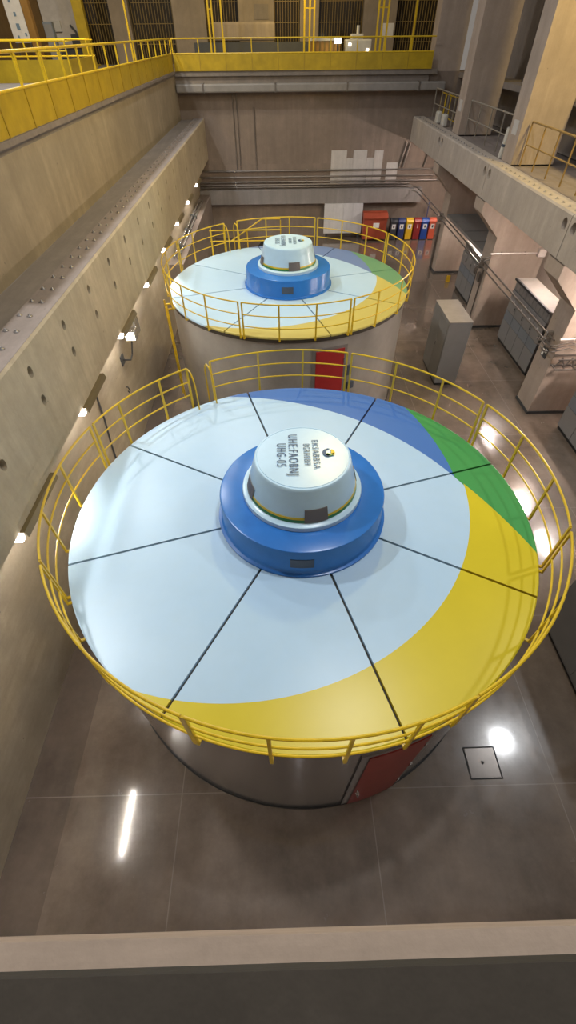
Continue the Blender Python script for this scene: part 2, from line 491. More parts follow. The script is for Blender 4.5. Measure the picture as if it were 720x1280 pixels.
# ------------------------------------------------------------------ right crane beams, columns
segs = [(6.95, 13.9, 'nearest'), (13.9, 20.85, ''), (20.85, 27.8, ''), (27.8, 34.25, '')]
blab = ['pale concrete crane beam on the right, nearest segment, cut by the right edge of the photo',
        'pale concrete crane beam segment in front of the yellow-lit wall and brown railing',
        'pale concrete crane beam segment between the two upper columns on the right',
        'pale concrete crane beam segment on the right ending at the back wall']
for (a, b, _), lab in zip(segs, blab):
    t = thing('crane_beam', lab, 'beam', (8.4, (a + b) / 2, 5.05), 'crane beam segments on the right')
    m = MB(); a += .018; b -= .018
    zt = 6.15
    cl = []
    hs = [a + .25, b - .25] if b < 34 else [a + .25]
    if a < 8: hs = [b - .25]
    yc = [a]
    for hy in hs: yc += [hy - .19, hy + .19]
    yc.append(b)
    yc = sorted(set(yc))
    for y0, y1 in zip(yc[:-1], yc[1:]):
        mid = (y0 + y1) / 2
        hh = [x for x in hs if abs(x - mid) < .03]
        cl.append((y0, y1, 5.55, zt - .05, hh[0] if hh else None, 5.84)); cl.append((y0, y1, 5.05, 5.55, None, None))
    holed_face(m, 8.1, cl, (.14, .165), .2, 1)
    x1 = 8.7
    def q4(*pts): m.face([m.v(p) for p in pts])
    q4((8.1, a, zt - .05), (8.1, b, zt - .05), (8.14, b, zt), (8.14, a, zt))
    q4((8.14, a, zt), (8.14, b, zt), (x1, b, zt), (x1, a, zt))
    q4((x1, a, zt), (x1, b, zt), (x1, b, 5.05), (x1, a, 5.05)); q4((x1, a, 5.05), (x1, b, 5.05), (8.1, b, 5.05), (8.1, a, 5.05))
    for yy in (a, b): q4((8.1, yy, 5.05), (8.1, yy, zt - .05), (8.14, yy, zt), (x1, yy, zt), (x1, yy, 5.05))
    m.build('beam_body', M['beam_right'], t)
    if a > 13:
        bolts(t, [(8.32, a + .3 + .42 * k, zt) for k in range(int((b - a - .4) / .42))])

clab = ['wide concrete column with flared top at right, nearest, small sign plate on its left face',
        'concrete column with flared top standing behind the lone grey cabinet',
        'concrete column with flared top at the far right, beside the recycling bins']
for i, (y0, lab) in enumerate(zip((13.37, 20.33, 27.30), clab)):
    t = thing('concrete_column', lab, 'column', (10.2, y0 + .5, 0), 'columns under the right crane beam')
    m = MB(); m.prism([(9.05, 0), (11.3, 0), (11.3, 5.0), (8.12, 5.0), (8.12, 4.62), (9.05, 3.75)], 'y', y0, y0 + 1.02)
    m.build('shaft', M['column'], t)
    MB().box(9.02, y0 - .03, 0, 11.3, y0 + 1.05, .10).build('base_band', M['seam'], t)
    if i == 0:
        s_ = MB().box(9.03, 13.75, 1.95, 9.05, 14.1, 2.28).build('sign_plate', M['seam'], t)
        MB().box(9.026, 13.78, 2.12, 9.031, 13.92, 2.25).box(9.026, 13.96, 1.98, 9.031, 14.07, 2.12).box(9.026, 13.95, 2.16, 9.031, 14.07, 2.2).build('sign_mark', M['binlabel'], s_)
ulab = ['tall upper concrete column at right whose near face is lit yellow',
        'tall upper concrete column above the beam, between two bays of dull railing',
        'pale upper concrete column at the corner where the yellow back railing ends']
for (y0, ze, lab) in zip((20.35, 27.3, 34.32), (14, 14, 14), ulab):
    t = thing('concrete_column', lab, 'column', (9.5, y0 + .5, 6.15), 'columns above the right crane beam')
    MB().box(8.72, y0, 6.15, 10.3, y0 + 1.0, ze).build('shaft', M['column'], t)
    if y0 < 34:
        m = MB(); m.prism([(y0 + 1.0, 9.4), (y0 + 1.0, 7.9), (y0 + 2.6, 7.9)], 'x', 9.6, 10.3)
        m.build('bracket', M['darkwall'], t)
        MB().box(8.715, y0 + .3, 6.95, 8.72, y0 + .75, 7.35).build('wall_plate', M['patchc'], t)
# low concrete beam seen through the yellow-lit bay
struct(MB().box(10.3, 13, 7.75, 11.5, 20.3, 7.95).build('trim_6', M['darkwall']))
struct(MB().box(10.3, 21.4, 7.75, 11.5, 27.3, 7.95).build('trim_7', M['darkwall']))
struct(MB().box(10.3, 28.3, 7.75, 11.5, 34.3, 7.95).build('trim_8', M['darkwall']))

# ------------------------------------------------------------------ generators
PH = 16.3
FRONT_D = [26.7, 72.2, 160.6, 205.5, 249.2, 295.5, 340.4]
FRONT_S = [356, 11.6, 41.5, 57.0, 87.2, 101.8, 134.9, 149.6, 176.3, 191.2, 216.5, 228.0, 262.6, 274.9, 285.6, 309, 320.5]
REAR_D = [27.7, 73.0, 160.2, 205, 250.1, 294.4, 340]
REAR_S = [356, 11.8, 42.5, 58.1, 88, 101, 134, 147, 176, 191, 219.3, 234, 265.3, 279.6, 307.5, 324]
def post_bar(m, a, r=4.075, w=.042, zlo=3.665, zt=4.68):
    c, s_ = math.cos(R(a)), math.sin(R(a))
    m.bar((r * c, r * s_, zlo), (r * c, r * s_, zt), w, .028, side=(-s_, c, 0))
def generator(cx, cy, label, cover, doorm, D, S, tilt, ladder, housing):
    t = thing('generator', label, 'generator', (cx, cy, 0), 'round hydro generators in the hall')
    B = lambda: MB((cx, cy, 0))
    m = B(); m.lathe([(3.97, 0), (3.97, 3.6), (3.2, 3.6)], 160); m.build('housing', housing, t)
    m = B(); m.lathe([(4.0, 0), (4.0, .07), (3.95, .07)], 160); m.build('base_seal', M['black'], t)
    m = B(); m.lathe([(3.99, 3.58), (3.99, 3.69), (1.0, 3.705)], 160); m.build('rim_band', M['housing_dark'], t)
    for k in range(8):
        a = PH + 45 * k
        g = .021
        top = []; n = 24
        def ring(r, z):
            o = math.degrees(math.asin(g / r))
            return [(r * math.cos(R(a + o + (45 - 2 * o) * i / n)), r * math.sin(R(a + o + (45 - 2 * o) * i / n)), z) for i in range(n + 1)]
        m = B()
        prof = [(1.35, 3.700), (1.35, 3.752), (3.985, 3.750), (4.005, 3.738), (4.005, 3.690)]
        rr = [[m.v(p) for p in ring(r, z)] for r, z in prof]
        for i in range(len(prof) - 1):
            for j in range(n):
                f = m.face([rr[i][j], rr[i][j + 1], rr[i + 1][j + 1], rr[i + 1][j]])
        for j in (0, n): m.face([x[j] for x in rr])
        m.build('cover_plate', cover, t)
    # ring, cap and its bands
    m = B(); m.lathe([(1.3, 3.74), (1.475, 3.755), (1.475, 3.79), (1.43, 3.80), (1.405, 3.84), (1.405, 4.275), (1.392, 4.30), (1.37, 4.308), (.9, 4.318)], 128)
    ringo = m.build('hub_ring', M['blue'], t)
    for aa, wd in ((-92, 7.5), (178, 7), (88, 7)):
        m = B(); m.lathe([(1.404, 3.93), (1.415, 3.93), (1.415, 4.13), (1.404, 4.13)], 8, R(aa - wd), R(aa + wd)); m.build('nameplate', M['plate'], ringo)
    m = B(); m.lathe([(.9, 4.31), (1.005, 4.314), (1.01, 4.35), (1.0, 4.395), (.935, 4.405), (.915, 4.42), (.783, 4.955), (.778, 4.985), (.762, 5.002), (.742, 5.004), (.738, 4.998), (.728, 4.998), (.724, 5.006), (0, 5.016)], 128)
    cap = m.build('hub_cap', M['cap'], t)
    rz = lambda z: .915 - (z - 4.42) * (.125 / .51)
    m = B(); m.lathe([(rz(4.425) + .001, 4.425), (rz(4.425) + .005, 4.425), (rz(4.475) + .005, 4.475), (rz(4.475) + .001, 4.475)], 128); m.build('green_stripe', M['stripe_g'], cap)
    m = B(); m.lathe([(rz(4.476) + .001, 4.476), (rz(4.476) + .005, 4.476), (rz(4.515) + .005, 4.515), (rz(4.515) + .001, 4.515)], 128); m.build('yellow_stripe', M['stripe_y'], cap)
    for aa in (-78, 194, 12, 102):
        m = B()
        m.lathe([(rz(4.43) + .002, 4.43), (rz(4.43) + .014, 4.43), (rz(4.66) + .014, 4.66), (rz(4.66) + .002, 4.66)], 10, R(aa - 12), R(aa + 12))
        m.build('grille_panel', M['grille'], cap)
    zt = 5.026
    for body, sz, x, y, w, mat, bold in (('EKSABBSA', .155, .21, .03, .69, M['letter2'], .0), ('BGRHBBH', .15, .065, .02, .51, M['letter2'], .0),
                                   ('UHE:FAOBNJ', .215, -.155, .03, .98, M['letter'], .0), ('UHG-05', .215, -.345, .02, .55, M['letter'], .0)):
        text_mesh(body, sz, (cx + x, cy + y, zt), -PI / 2, 'lettering', mat, cap, bold=bold, width=w)
    # small round mark: blue crescent holding a yellow and green drop
    def crescent(name, mat, c0, r0, c1_, r1, a0, a1):
        mm = B(); P1 = [(c0[0] + r0 * math.cos(R(a0 + (a1 - a0) * i / 16)), c0[1] + r0 * math.sin(R(a0 + (a1 - a0) * i / 16))) for i in range(17)]
        P2 = [(c1_[0] + r1 * math.cos(R(a1 + (a0 - a1) * i / 16)), c1_[1] + r1 * math.sin(R(a1 + (a0 - a1) * i / 16))) for i in range(17)]
        mm.prism(P1 + P2, 'z', 5.016, 5.027); mm.build(name, mat, cap)
    LX, LY = .42, .05
    crescent('logo_mark', M['letter'], (LX, LY), .10, (LX + .03, LY + .02), .075, 95, 265)
    crescent('logo_mark', M['stripe_g'], (LX + .005, LY), .085, (LX + .03, LY + .04), .07, 225, 330)
    crescent('logo_mark', M['stripe_y'], (LX + .01, LY), .09, (LX + .01, LY + .03), .035, -50, 60)
    # access door in the housing
    def curved(name, mat, a0, a1, za, zb, r0, r1, parent):
        mm = B(); mm.lathe([(r0, za), (r1, za), (r1, zb), (r0, zb)], 8, R(a0), R(a1)); 
        o = mm.build(name, mat, parent); return o
    fr = curved('door_frame', M['frame'], -81.2, -65.2, 0, 3.36, 3.965, 3.995, t)
    d = curved('door', doorm, -79.6, -66.6, .06, 3.27, 3.99, 4.012, t)
    for zz in (.6, 1.7, 2.8):
        c, s_ = math.cos(R(-66.6)), math.sin(R(-66.6)); B().cyl((4.02 * c, 4.02 * s_, zz), (4.02 * c, 4.02 * s_, zz + .14), .018, 8).build('hinge', M['chrome'], d)
    c, s_ = math.cos(R(-78.6)), math.sin(R(-78.6))
    m = B(); m.tube([(4.01 * c, 4.01 * s_, 1.02), (4.07 * c, 4.07 * s_, 1.02), (4.07 * c, 4.07 * s_, 1.2), (4.01 * c, 4.01 * s_, 1.2)], .014, 8); m.build('door_handle', M['chrome'], d)
    for (aa, zz, w, h) in () if not ladder else ((-63.6, 2.35, .16, .3), (-62.2, 1.85, .22, .22)):
        c, s_ = math.cos(R(aa)), math.sin(R(aa))
        m = B(); m.bar((4.0 * c, 4.0 * s_, zz), (4.0 * c, 4.0 * s_, zz + h), w, .12, side=(-s_, c, 0)); m.build('switch_box', M['plate'], t)
    # guardrail panels between double posts
    allp = sorted(set([(x % 360) for x in D] + [x % 360 for x in S] + [117.5, 125.3]))
    ends = sorted([x % 360 for x in D] + [117.5, 125.3])
    for i, a in enumerate(ends):
        b = ends[(i + 1) % len(ends)]
        if abs(a - 117.5) < .1: continue
        if b < a: b += 360
        gap = lambda x: 0 if min(abs(x % 360 - 125.3), abs(x % 360 - 117.5)) < .1 else (.3 if abs(x % 360 - 249.2) < .1 or abs(x % 360 - 295.5) < .1 else .75)
        e0, e1 = gap(a), gap(b)
        a_, b_ = a + e0, b - e1
        m = B()
        for zz, rr_ in ((4.68, .019), (4.36, .016), (4.04, .016)):
            m.tube(arc_pts(4.075, a_, b_, zz), rr_, 8)
        pan = m.build('guardrail_panel', M['yellow'], t)
        pts = [a_] + [x + (360 if x < a else 0) for x in allp if a + 2 < x + (360 if x < a else 0) < b - 2] + [b_]
        for x in pts:
            m = B(); post_bar(m, x)
            c, s_ = math.cos(R(x)), math.sin(R(x))
            m.bar((3.97 * c, 3.97 * s_, 3.68), (4.08 * c, 4.08 * s_, 3.68), .042, .03)
            m.build('post', M['yellow'], pan)
    # access ladder with hooped hand grips at the opening
    lad = None
    m = B(); ca, sa = math.cos(R(121.4)), math.sin(R(121.4)); tx, ty = -sa, ca
    def lp(r, w, z): return (r * ca + w * tx, r * sa + w * ty, z)
    for w in (-.22, .22):
        m.tube([lp(4.28, w, .05), lp(4.28, w, 4.40), lp(4.24, w, 4.52), lp(4.15, w, 4.60), lp(4.02, w, 4.58), lp(3.92, w, 4.47), lp(3.87, w, 4.3), lp(3.85, w, 3.752)], .018, 8)
    lad = m.build('ladder', M['yellow'], t)
    for k in range(12):
        m = B(); m.tube([lp(4.28, -.22, .3 + .28 * k), lp(4.28, .22, .3 + .28 * k)], .014, 6); m.build('rung', M['yellow'], lad)
    if ladder:
        aa = 200; ca2, sa2 = math.cos(R(aa)), math.sin(R(aa))
        def lp2(r, w, z): return (r * ca2 - w * sa2, r * sa2 + w * ca2, z)
        m = B()
        for w in (-.2, .2): m.bar(lp2(4.22, w, .3), lp2(4.22, w, 3.75), .05, .03); m.bar(lp2(3.98, w, 3.6), lp2(4.24, w, 3.6), .04, .04)
        l2 = m.build('ladder', M['yellow'], t)
        for k in range(12):
            m = B(); m.tube([lp2(4.22, -.2, .45 + .28 * k), lp2(4.22, .2, .45 + .28 * k)], .016, 6); m.build('rung', M['yellow'], l2)
    return t
C1 = (.3211, 5.3536); C2 = (.3219, 15.9123)
generator(*C1, 'nearer generator with bright blue, green and yellow sweeps on its lid, filling the foreground', M['cover'], M['reddoor'], FRONT_D, FRONT_S, 0, False, M['housing_front_shaded'])
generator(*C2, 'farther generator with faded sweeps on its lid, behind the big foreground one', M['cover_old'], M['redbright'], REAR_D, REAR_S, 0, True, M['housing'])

# ------------------------------------------------------------------ floor items
m = MB(); m.box(3.47, 1.78, 0, 4.03, 2.28, .008)
t = tag(m.build('floor_hatch', M['hatch']), 'square steel hatch cover set in the floor right of the near generator door', 'hatch')
m = MB(); 
for (a, b) in (((3.45, 1.76), (4.05, 1.76)), ((4.05, 1.76), (4.05, 2.3)), ((4.05, 2.3), (3.45, 2.3)), ((3.45, 2.3), (3.45, 1.76))):
    m.bar((*a, .005), (*b, .005), .02, .012)
m.build('hatch_frame', M['black'], t)
MB((3.75, 2.03, 0)).lathe([(.03, .008), (.03, .014), (0, .014)], 12).build('lifting_eye', M['black'], t)

def plain_cabinet(x0, y0, x1, y1, h, label):
    t = thing('cabinet', label, 'cabinet', ((x0 + x1) / 2, (y0 + y1) / 2, 0), None)
    MB().box(x0 + .04, y0 + .04, 0, x1 - .04, y1 - .04, .10).build('plinth', M['black'], t)
    MB().bbox(x0, y0, .10, x1, y1, h - .03, .008, 1).build('body', M['cabinet'], t)
    MB().bbox(x0 - .01, y0 - .01, h - .03, x1 + .01, y1 + .01, h, .008, 1).build('lid', M['cabinet_top'], t)
    m = MB(); 
    d = MB().bbox(x0 - .012, y0 + .06, .16, x0, (y0 + y1) / 2 - .005, h - .09, .004, 1).build('door', M['cabinet'], t)
    MB().bbox(x0 - .03, (y0 + y1) / 2 - .09, h * .5, x0 - .012, (y0 + y1) / 2 - .05, h * .5 + .14, .004, 1).build('handle', M['seam'], d)
    d = MB().bbox(x0 - .012, (y0 + y1) / 2 + .005, .16, x0, y1 - .06, h - .09, .004, 1).build('door', M['cabinet'], t)
    return t
plain_cabinet(6.08, 15.37, 6.92, 17.32, 2.53, 'lone tall grey steel cabinet standing on the open floor behind the near generator')
plain_cabinet(6.12, 2.2, 7.0, 5.02, 2.5, 'dark grey cabinet cut by the right edge of the photo, beside the near guardrail')

def panel_cabinet(x, y0, y1, h, n, label, depth=.78):
    t = thing('control_cabinet', label, 'cabinet', (x + depth / 2, (y0 + y1) / 2, 0), 'control cabinets between the right columns')
    MB().box(x + .05, y0 + .03, 0, x + depth, y1 - .03, .12).build('plinth', M['black'], t)
    MB().bbox(x + .015, y0, .12, x + depth, y1, h - .42, .01, 1).build('body', M['seam'], t)
    MB().bbox(x + .03, y0, h - .42, x + depth, y1, h - .03, .01, 1).build('head_panel', M['cabinet'], t)
    m = MB()
    for i in range(9): m.box(x + .018, y0 + .15 + i * (y1 - y0 - .3) / 9, h - .36, x + .032, y0 + .15 + (i + .82) * (y1 - y0 - .3) / 9, h - .14)
    m.build('vent_louvre', M['frame'], t)
    MB().bbox(x - .06, y0 - .02, h - .035, x + depth + .02, y1 + .02, h, .008, 1).build('roof_panel', M['chrome'] if False else M['cabinet_top'], t)
    MB().box(x - .06, y0 - .02, h - .06, x + .02, y1 + .02, h + .015).build('roof_lip', M['seam'], t)
    w = (y1 - y0) / n
    for i in range(n):
        a, b = y0 + i * w + .012, y0 + (i + 1) * w - .012
        d = MB().bbox(x, a, .14, x + .025, b, .92, .004, 1).build('door', M['panelcab2'], t)
        d = MB().bbox(x, a, .94, x + .025, b, 1.32, .004, 1).build('door', M['panelcab'], t)
        d = MB().bbox(x, a, 1.34, x + .025, b, h - .43, .004, 1).build('door', M['panelcab2'], t)
        MB().bbox(x - .02, a + .06, 1.5, x, a + .1, 1.66, .004, 1).build('handle', M['seam'], d)
        MB().box(x - .006, a + w * .4, 1.78, x, a + w * .4 + .09, 1.83).build('label_plate', M['binlabel'], d)
    return t
panel_cabinet(9.92, 15.95, 19.22, 2.58, 4, 'row of grey control cabinets behind the nearest right column')
panel_cabinet(9.62, 22.8, 25.1, 2.3, 3, 'blue-grey control cabinets behind the middle column, farthest of the three rows')
panel_cabinet(9.75, 8.9, 12.52, 2.3, 4, 'blue-grey control cabinets cut by the right edge, nearest of the three rows')
t = thing('floor_sign', 'small yellow wet-floor stand beside the far blue-grey control cabinets', 'sign', (9.5, 26.0, 0))
m = MB(); m.prism([(25.9, 0), (25.93, .32), (25.98, .32), (25.95, 0)], 'x', 9.4, 9.58); m.build('front_leaf', M['bin_yellow'], t)
m = MB(); m.prism([(26.1, 0), (26.01, .32), (25.98, .32), (26.06, 0)], 'x', 9.4, 9.58); m.build('rear_leaf', M['bin_yellow'], t)

# ------------------------------------------------------------------ back wall things
t = thing('metal_box', 'big red-brown metal bin with a sloped lid, left of the recycling bins', 'box', (6.4, 33.45, 0))
MB().prism([(33.15, .12), (33.8, .12), (33.8, 1.28), (33.15, 1.28)], 'x', 5.66, 7.16).build('body', M['bin_red'], t)
MB().prism([(33.1, 1.28), (33.82, 1.28), (33.82, 1.58), (33.35, 1.56), (33.1, 1.36)], 'x', 5.62, 7.2).build('lid', M['bin_red'], t)
for x in (5.75, 6.95): MB().box(x, 33.2, 0, x + .1, 33.7, .12).build('foot', M['black'], t)
MB().box(6.28, 33.135, .78, 6.68, 33.15, 1.05).build('sticker', M['binlabel'], t)
bins = [(7.68, 'bin_black', 'charcoal'), (8.20, 'bin_navy', 'navy'), (8.73, 'bin_yellow', 'yellow'), (9.25, 'bin_darkred', 'dark red'), (9.75, 'bin_blue', 'bright blue'), (10.25, 'bin_orange', 'orange-red')]
for i, (x, mk, cn) in enumerate(bins):
    t = thing('recycling_bin', f'{cn} plastic recycling bin with a white label, in the row at the back wall', 'bin', (x, 33.5, 0), 'recycling bins by the back wall')
    m = MB()
    m.bbox(x - .21, 33.28, .03, x + .21, 33.78, 1.0, .03, 2); m.build('body', M[mk], t)
    m = MB(); m.prism([(33.25, 1.0), (33.8, 1.0), (33.8, 1.1), (33.7, 1.2), (33.5, 1.235), (33.33, 1.18), (33.25, 1.08)], 'x', x - .225, x + .225); m.build('lid', M[mk], t)
    m = MB(); m.box(x - .17, 33.30, 0, x + .17, 33.36, .04); m.box(x - .17, 33.68, 0, x + .17, 33.74, .04); m.build('foot', M['black'], t)
    if mk != 'bin_darkred':
        MB().box(x - .12, 33.268, .66, x + .12, 33.282, .92).build('label_plate', M['binlabel'], t)
        MB().box(x - .05, 33.262, .72, x + .05, 33.269, .86).build('symbol', M['seam'], t)
    else:
        MB().box(x - .015, 33.268, .7, x + .015, 33.282, .9).build('symbol', M['binlabel'], t)
t = thing('board_panel', 'large pale sheet panels leaning against the back wall under the ledge', 'panel', (4.35, 33.8, 0))
MB().box(3.08, 33.80, .32, 4.33, 33.86, 2.0).build('sheet', M['board'], t)
MB().box(4.34, 33.80, .32, 5.6, 33.86, 2.0).build('sheet', M['board'], t)
MB().box(3.2, 33.8, 0, 3.35, 33.86, .32).box(5.35, 33.8, 0, 5.5, 33.86, .32).build('support', M['seam'], t)
m = MB()
for x0, x1, a, b in ((3.4, 4.35, 2.9, 4.62), (4.36, 4.75, 2.9, 4.25), (4.76, 5.6, 2.9, 4.62), (5.61, 6.05, 2.9, 4.25), (6.06, 6.6, 2.9, 4.6), (6.9, 7.6, 2.9, 4.0)):
    m.box(x0, YB - .014, a, x1, YB - .002, b)
tag(m.build('plaster_patch', M['patchc']), 'stepped pale plaster patch on the back wall behind the conduits', 'patch')
zs = [3.67, 3.36, 3.11, 2.98, 2.84]
plab = ['topmost', 'second from the top', 'third from the top', 'fourth from the top', 'lowest']
for i, z in enumerate(zs):
    xe = 8.4 if i in (3, 4) else 11.6
    yy = YB - .09 if i != 3 else YB - .19
    t = thing('conduit', f'grey steel conduit across the back wall, {plab[i]} of five', 'pipe', (2, yy, z), 'conduits on the back wall')
    m = MB(); m.tube([(-4.85, yy, z), (xe, yy, z)], .045, 8); m.build('tube', M['pipe'], t)
    for x in (-2.6, 1.9, 5.6):
        MB().box(x, yy - .055, z - .055, x + .06, YB - .016, z + .055).build('clamp', M['chrome'] if x == -2.6 else M['pipe'], t)
for (x, lab) in ((-2.42, 'left'), (-2.2, 'middle'), (-1.22, 'right')):
    t = tag(MB().tube([(x, YB - .036, 7.2 if x < -2 else 6.6), (x, YB - .036, 3.74)], .03, 8).build('conduit', M['pipe']), f'thin upright conduit on the upper back wall, the {lab} one of three', 'pipe', 'upright conduits on the back wall')
for (x, za, zb, lab) in ((7.68, 3.78, 5.0, 'left'), (7.9, 3.78, 4.9, 'middle'), (9.2, 3.78, 4.9, 'right')):
    tag(MB().tube([(x, YB - .065, za), (x + .25, YB - .065, zb)], .06, 8).build('conduit', M['pipe']), f'short dark conduit at the right end of the back wall, the {lab} one', 'pipe', 'short conduits beside the right beam')
t = thing('overhead_duct', 'long grey duct under the yellow walkway across the back wall', 'duct', (2.2, 33.9, 7.4))
MB().bbox(-5.45, 33.7, 7.26, 9.5, 34.15, 7.62, .06, 2).build('duct_body', M['bigpipe'], t)
for x in (-4, 0, 4, 8): MB().box(x, 33.68, 7.24, x + .08, 34.17, 7.64).build('hanger', M['pipe'], t)
tag(MB().tube([(9.9, 33.85, 0), (9.9, 33.85, 2.0)], .035, 8).build('conduit', M['bin_navy']), 'blue upright pipe on the back wall above the bright blue bin', 'pipe')

# pipe runs past the right columns
for i, (z0_, lab) in enumerate(((2.74, 'upper'), (2.52, 'lower'))):
    t = thing('conduit', f'long steel conduit running past the right columns, {lab} of the pair', 'pipe', (8.9, 23, z0_), 'conduit pair along the right columns')
    m = MB(); m.tube([(8.3, 33.95, z0_ + .16), (8.5, 33.9, z0_ + .16), (8.86, 33.4, z0_ + .12), (8.9, 32.5, z0_ + .1), (8.9, 13.5, z0_)], .03, 8); m.build('tube', M['pipe'], t)
    for yy in (13.9, 20.8, 27.8): MB().bbox(8.84, yy, z0_ - .08, 9.05, yy + .1, z0_ + .1, .01, 1).build('clamp', M['chrome'], t)
for (ya, xe, z, lab) in ((20.27, 10.95, 3.18, 'middle column, ending in a junction box'), (13.3, 11.6, 2.86, 'nearest right column')):
    t = thing('conduit', f'pale level conduit on the near face of the {lab}', 'pipe', (9.9, ya, z))
    MB().tube([(8.95, ya, z), (xe, ya, z)], .035, 8).build('tube', M['pipe_light'], t)
    if xe < 11: MB().bbox(xe - .02, ya - .14, z - .12, xe + .3, ya + .055, z + .18, .02, 1).build('junction_box', M['lowwhite'], t)
    for x in (9.4, 10.4): MB().box(x, ya, z - .05, x + .05, ya + .058, z + .05).build('clamp', M['chrome'], t)
t = thing('cable_ladder', 'dark steel lattice cable tray against the near face of the nearest right column', 'tray', (10.2, 13.2, 2.1))
m = MB()
for z in (2.0, 2.35):
    m.bar((9.0, 13.25, z), (11.6, 13.25, z), .04, .05); m.bar((9.0, 12.95, z), (11.6, 12.95, z), .04, .05)
m.build('rail', M['pipe'], t)
m = MB(); n = 8
for k in range(n):
    x = 9.05 + k * .32
    m.bar((x, 13.1, 2.0), (x + .16, 13.1, 2.35), .03, .03); m.bar((x + .16, 13.1, 2.35), (x + .32, 13.1, 2.0), .03, .03)
    m.bar((x, 12.95, 2.0), (x, 13.25, 2.0), .03, .03)
m.build('lattice', M['pipe'], t)
t = thing('cable_bundle', 'tangle of bent dark cables at the corner of the nearest right column', 'cable', (9.0, 13.6, 2.4))
for dx, dz in ((0, 0), (.05, .12), (-.04, .2)):
    MB().tube([(8.74 + dx, 14.2, 2.3 + dz), (8.72 + dx, 13.9, 2.42 + dz), (8.70 + dx, 13.5, 2.38 + dz), (8.82 + dx, 13.2, 2.5 + dz), (9.3 + dx, 13.15, 2.65 + dz), (9.6 + dx, 13.28, 2.5 + dz)], .02, 8).build('cable', M['pipe'], t)
t = thing('cable_bundle', 'small knot of pipes and boxes on the corner of the middle right column', 'cable', (9.0, 20.6, 2.6))
for dz in (0, .1):
    MB().tube([(8.97, 21.3, 2.05 + dz), (8.78, 21.1, 2.2 + dz), (8.76, 20.6, 2.6 + dz), (8.80, 20.3, 2.9 + dz), (8.95, 20.2, 2.98 + dz)], .022, 8).build('cable', M['pipe'], t)
MB().bbox(8.92, 20.7, 1.9, 9.05, 20.98, 2.25, .015, 1).build('junction_box', M['pipe'], t)
tag(MB().tube([(9.0, 20.6, .0), (9.0, 20.6, 2.45)], .03, 8).build('conduit', M['pipe']), 'thin upright conduit down the left face of the middle right column', 'pipe')
tag(MB().tube([(8.96, 27.95, 0), (8.96, 27.95, 2.3)], .06, 8).build('conduit', M['pipe']), 'thick dark upright pipe down the left face of the far right column', 'pipe')

# right side railings on the walkway above the beam
def rail_run(x, a, b, mat, label, zb=6.15, zt=7.37, zm=6.75, step=1.05, post=mat if False else None):
    t = thing('railing', label, 'railing', (x, (a + b) / 2, zb), 'railings above the right crane beam')
    MB().tube([(x, a, zt), (x, b, zt)], .028, 8).build('top_rail', mat, t)
    MB().tube([(x, a, zm), (x, b, zm)], .022, 8).build('mid_rail', mat, t)
    n = max(2, round((b - a) / step))
    for k in range(n + 1):
        y = a + (b - a) * k / n
        MB().bar((x, y, zb), (x, y, zt), .04, .04).build('post', mat, t)
    return t
rail_run(9.02, 13.6, 20.22, M['brownrail'], 'brown-yellow railing in front of the yellow-lit concrete wall')
rail_run(9.02, 21.5, 27.2, M['greyrail'], 'dull grey railing between the two upper right columns', step=1.4)
rail_run(9.02, 28.45, 33.6, M['greyrail'], 'dull railing with yellow uprights behind it, near the back wall corner', step=1.2)
t = thing('gate_rail', 'short yellow barred gate behind the dull railing at the back right corner', 'gate', (9.35, 31, 6.15))
m = MB(); m.bar((9.35, 28.9, 7.2), (9.35, 33.6, 7.2), .04, .04); m.bar((9.35, 28.9, 6.3), (9.35, 33.6, 6.3), .04, .04); m.build('frame', M['yellow'], t)
for k in range(6): MB().bar((9.35, 28.95 + .92 * k, 6.15), (9.35, 28.95 + .92 * k, 7.2), .05 if k != 4 else .14, .03, side=(0, 1, 0)).build('bar', M['yellow'], t)
t = thing('plastic_roll', 'pale upright roll of sheeting leaning at the foot of the yellow-lit column', 'roll', (8.9, 21.75, 6.15))
MB().tube([(8.83, 21.75, 6.15), (8.85, 21.62, 7.05)], .11, 12).build('roll', M['machine'], t)
MB().tube([(8.838, 21.70, 6.5), (8.84, 21.688, 6.58)], .115, 12).build('band', M['plate'], t)
for k, (y, lab) in enumerate(((30.2, 'nearer'), (31.4, 'farther'))):
    tag(MB().bbox(8.72, y, 6.10, 8.98, y + .5, 6.6, .08, 3).build('cement_bag', M['machine']), f'{lab} pale sack lying behind the right beam near the back wall', 'sack', 'sacks behind the right beam')

# ------------------------------------------------------------------ left side light fixtures
LIGHT_Y = [1.0 - 3.4, 1.0, 4.40, 7.78, 11.20, 14.62, 17.85, 21.12, 24.46, 27.85]
names = ['', '', 'nearest in view, low at left', 'second in view from the near end', 'third in view, by the floodlight',
         'fourth in view, left of the far generator lid', 'fifth in view, just above the far guardrail', 'sixth in view, above the far guardrail', 'seventh in view, near the back wall', 'farthest, beside the back wall']
for y, nm in zip(LIGHT_Y, names):
    nm = nm or 'out of view below the viewer'
    t = thing('strip_light', f'olive-hooded strip light under the left beam, {nm}', 'light', (-4.2, y + .7, 4.27), 'strip lights under the left beam')
    m = MB()
    m.prism([(-4.31, 4.265), (-4.10, 4.265), (-4.06, 4.16), (-4.075, 4.16), (-4.11, 4.25), (-4.30, 4.25), (-4.34, 4.11), (-4.355, 4.11)], 'y', y + .10, y + 1.5); m.build('hood', M['hood'], t)
    MB().tube([(-4.20, y + .12, 4.185), (-4.20, y + 1.46, 4.185)], .03, 10).build('tube', M['tube'], t)
    MB().bbox(-4.30, y - .02, 4.15, -4.11, y + .10, 4.262, .02, 1).build('lit_end', M['tube_end'], t)
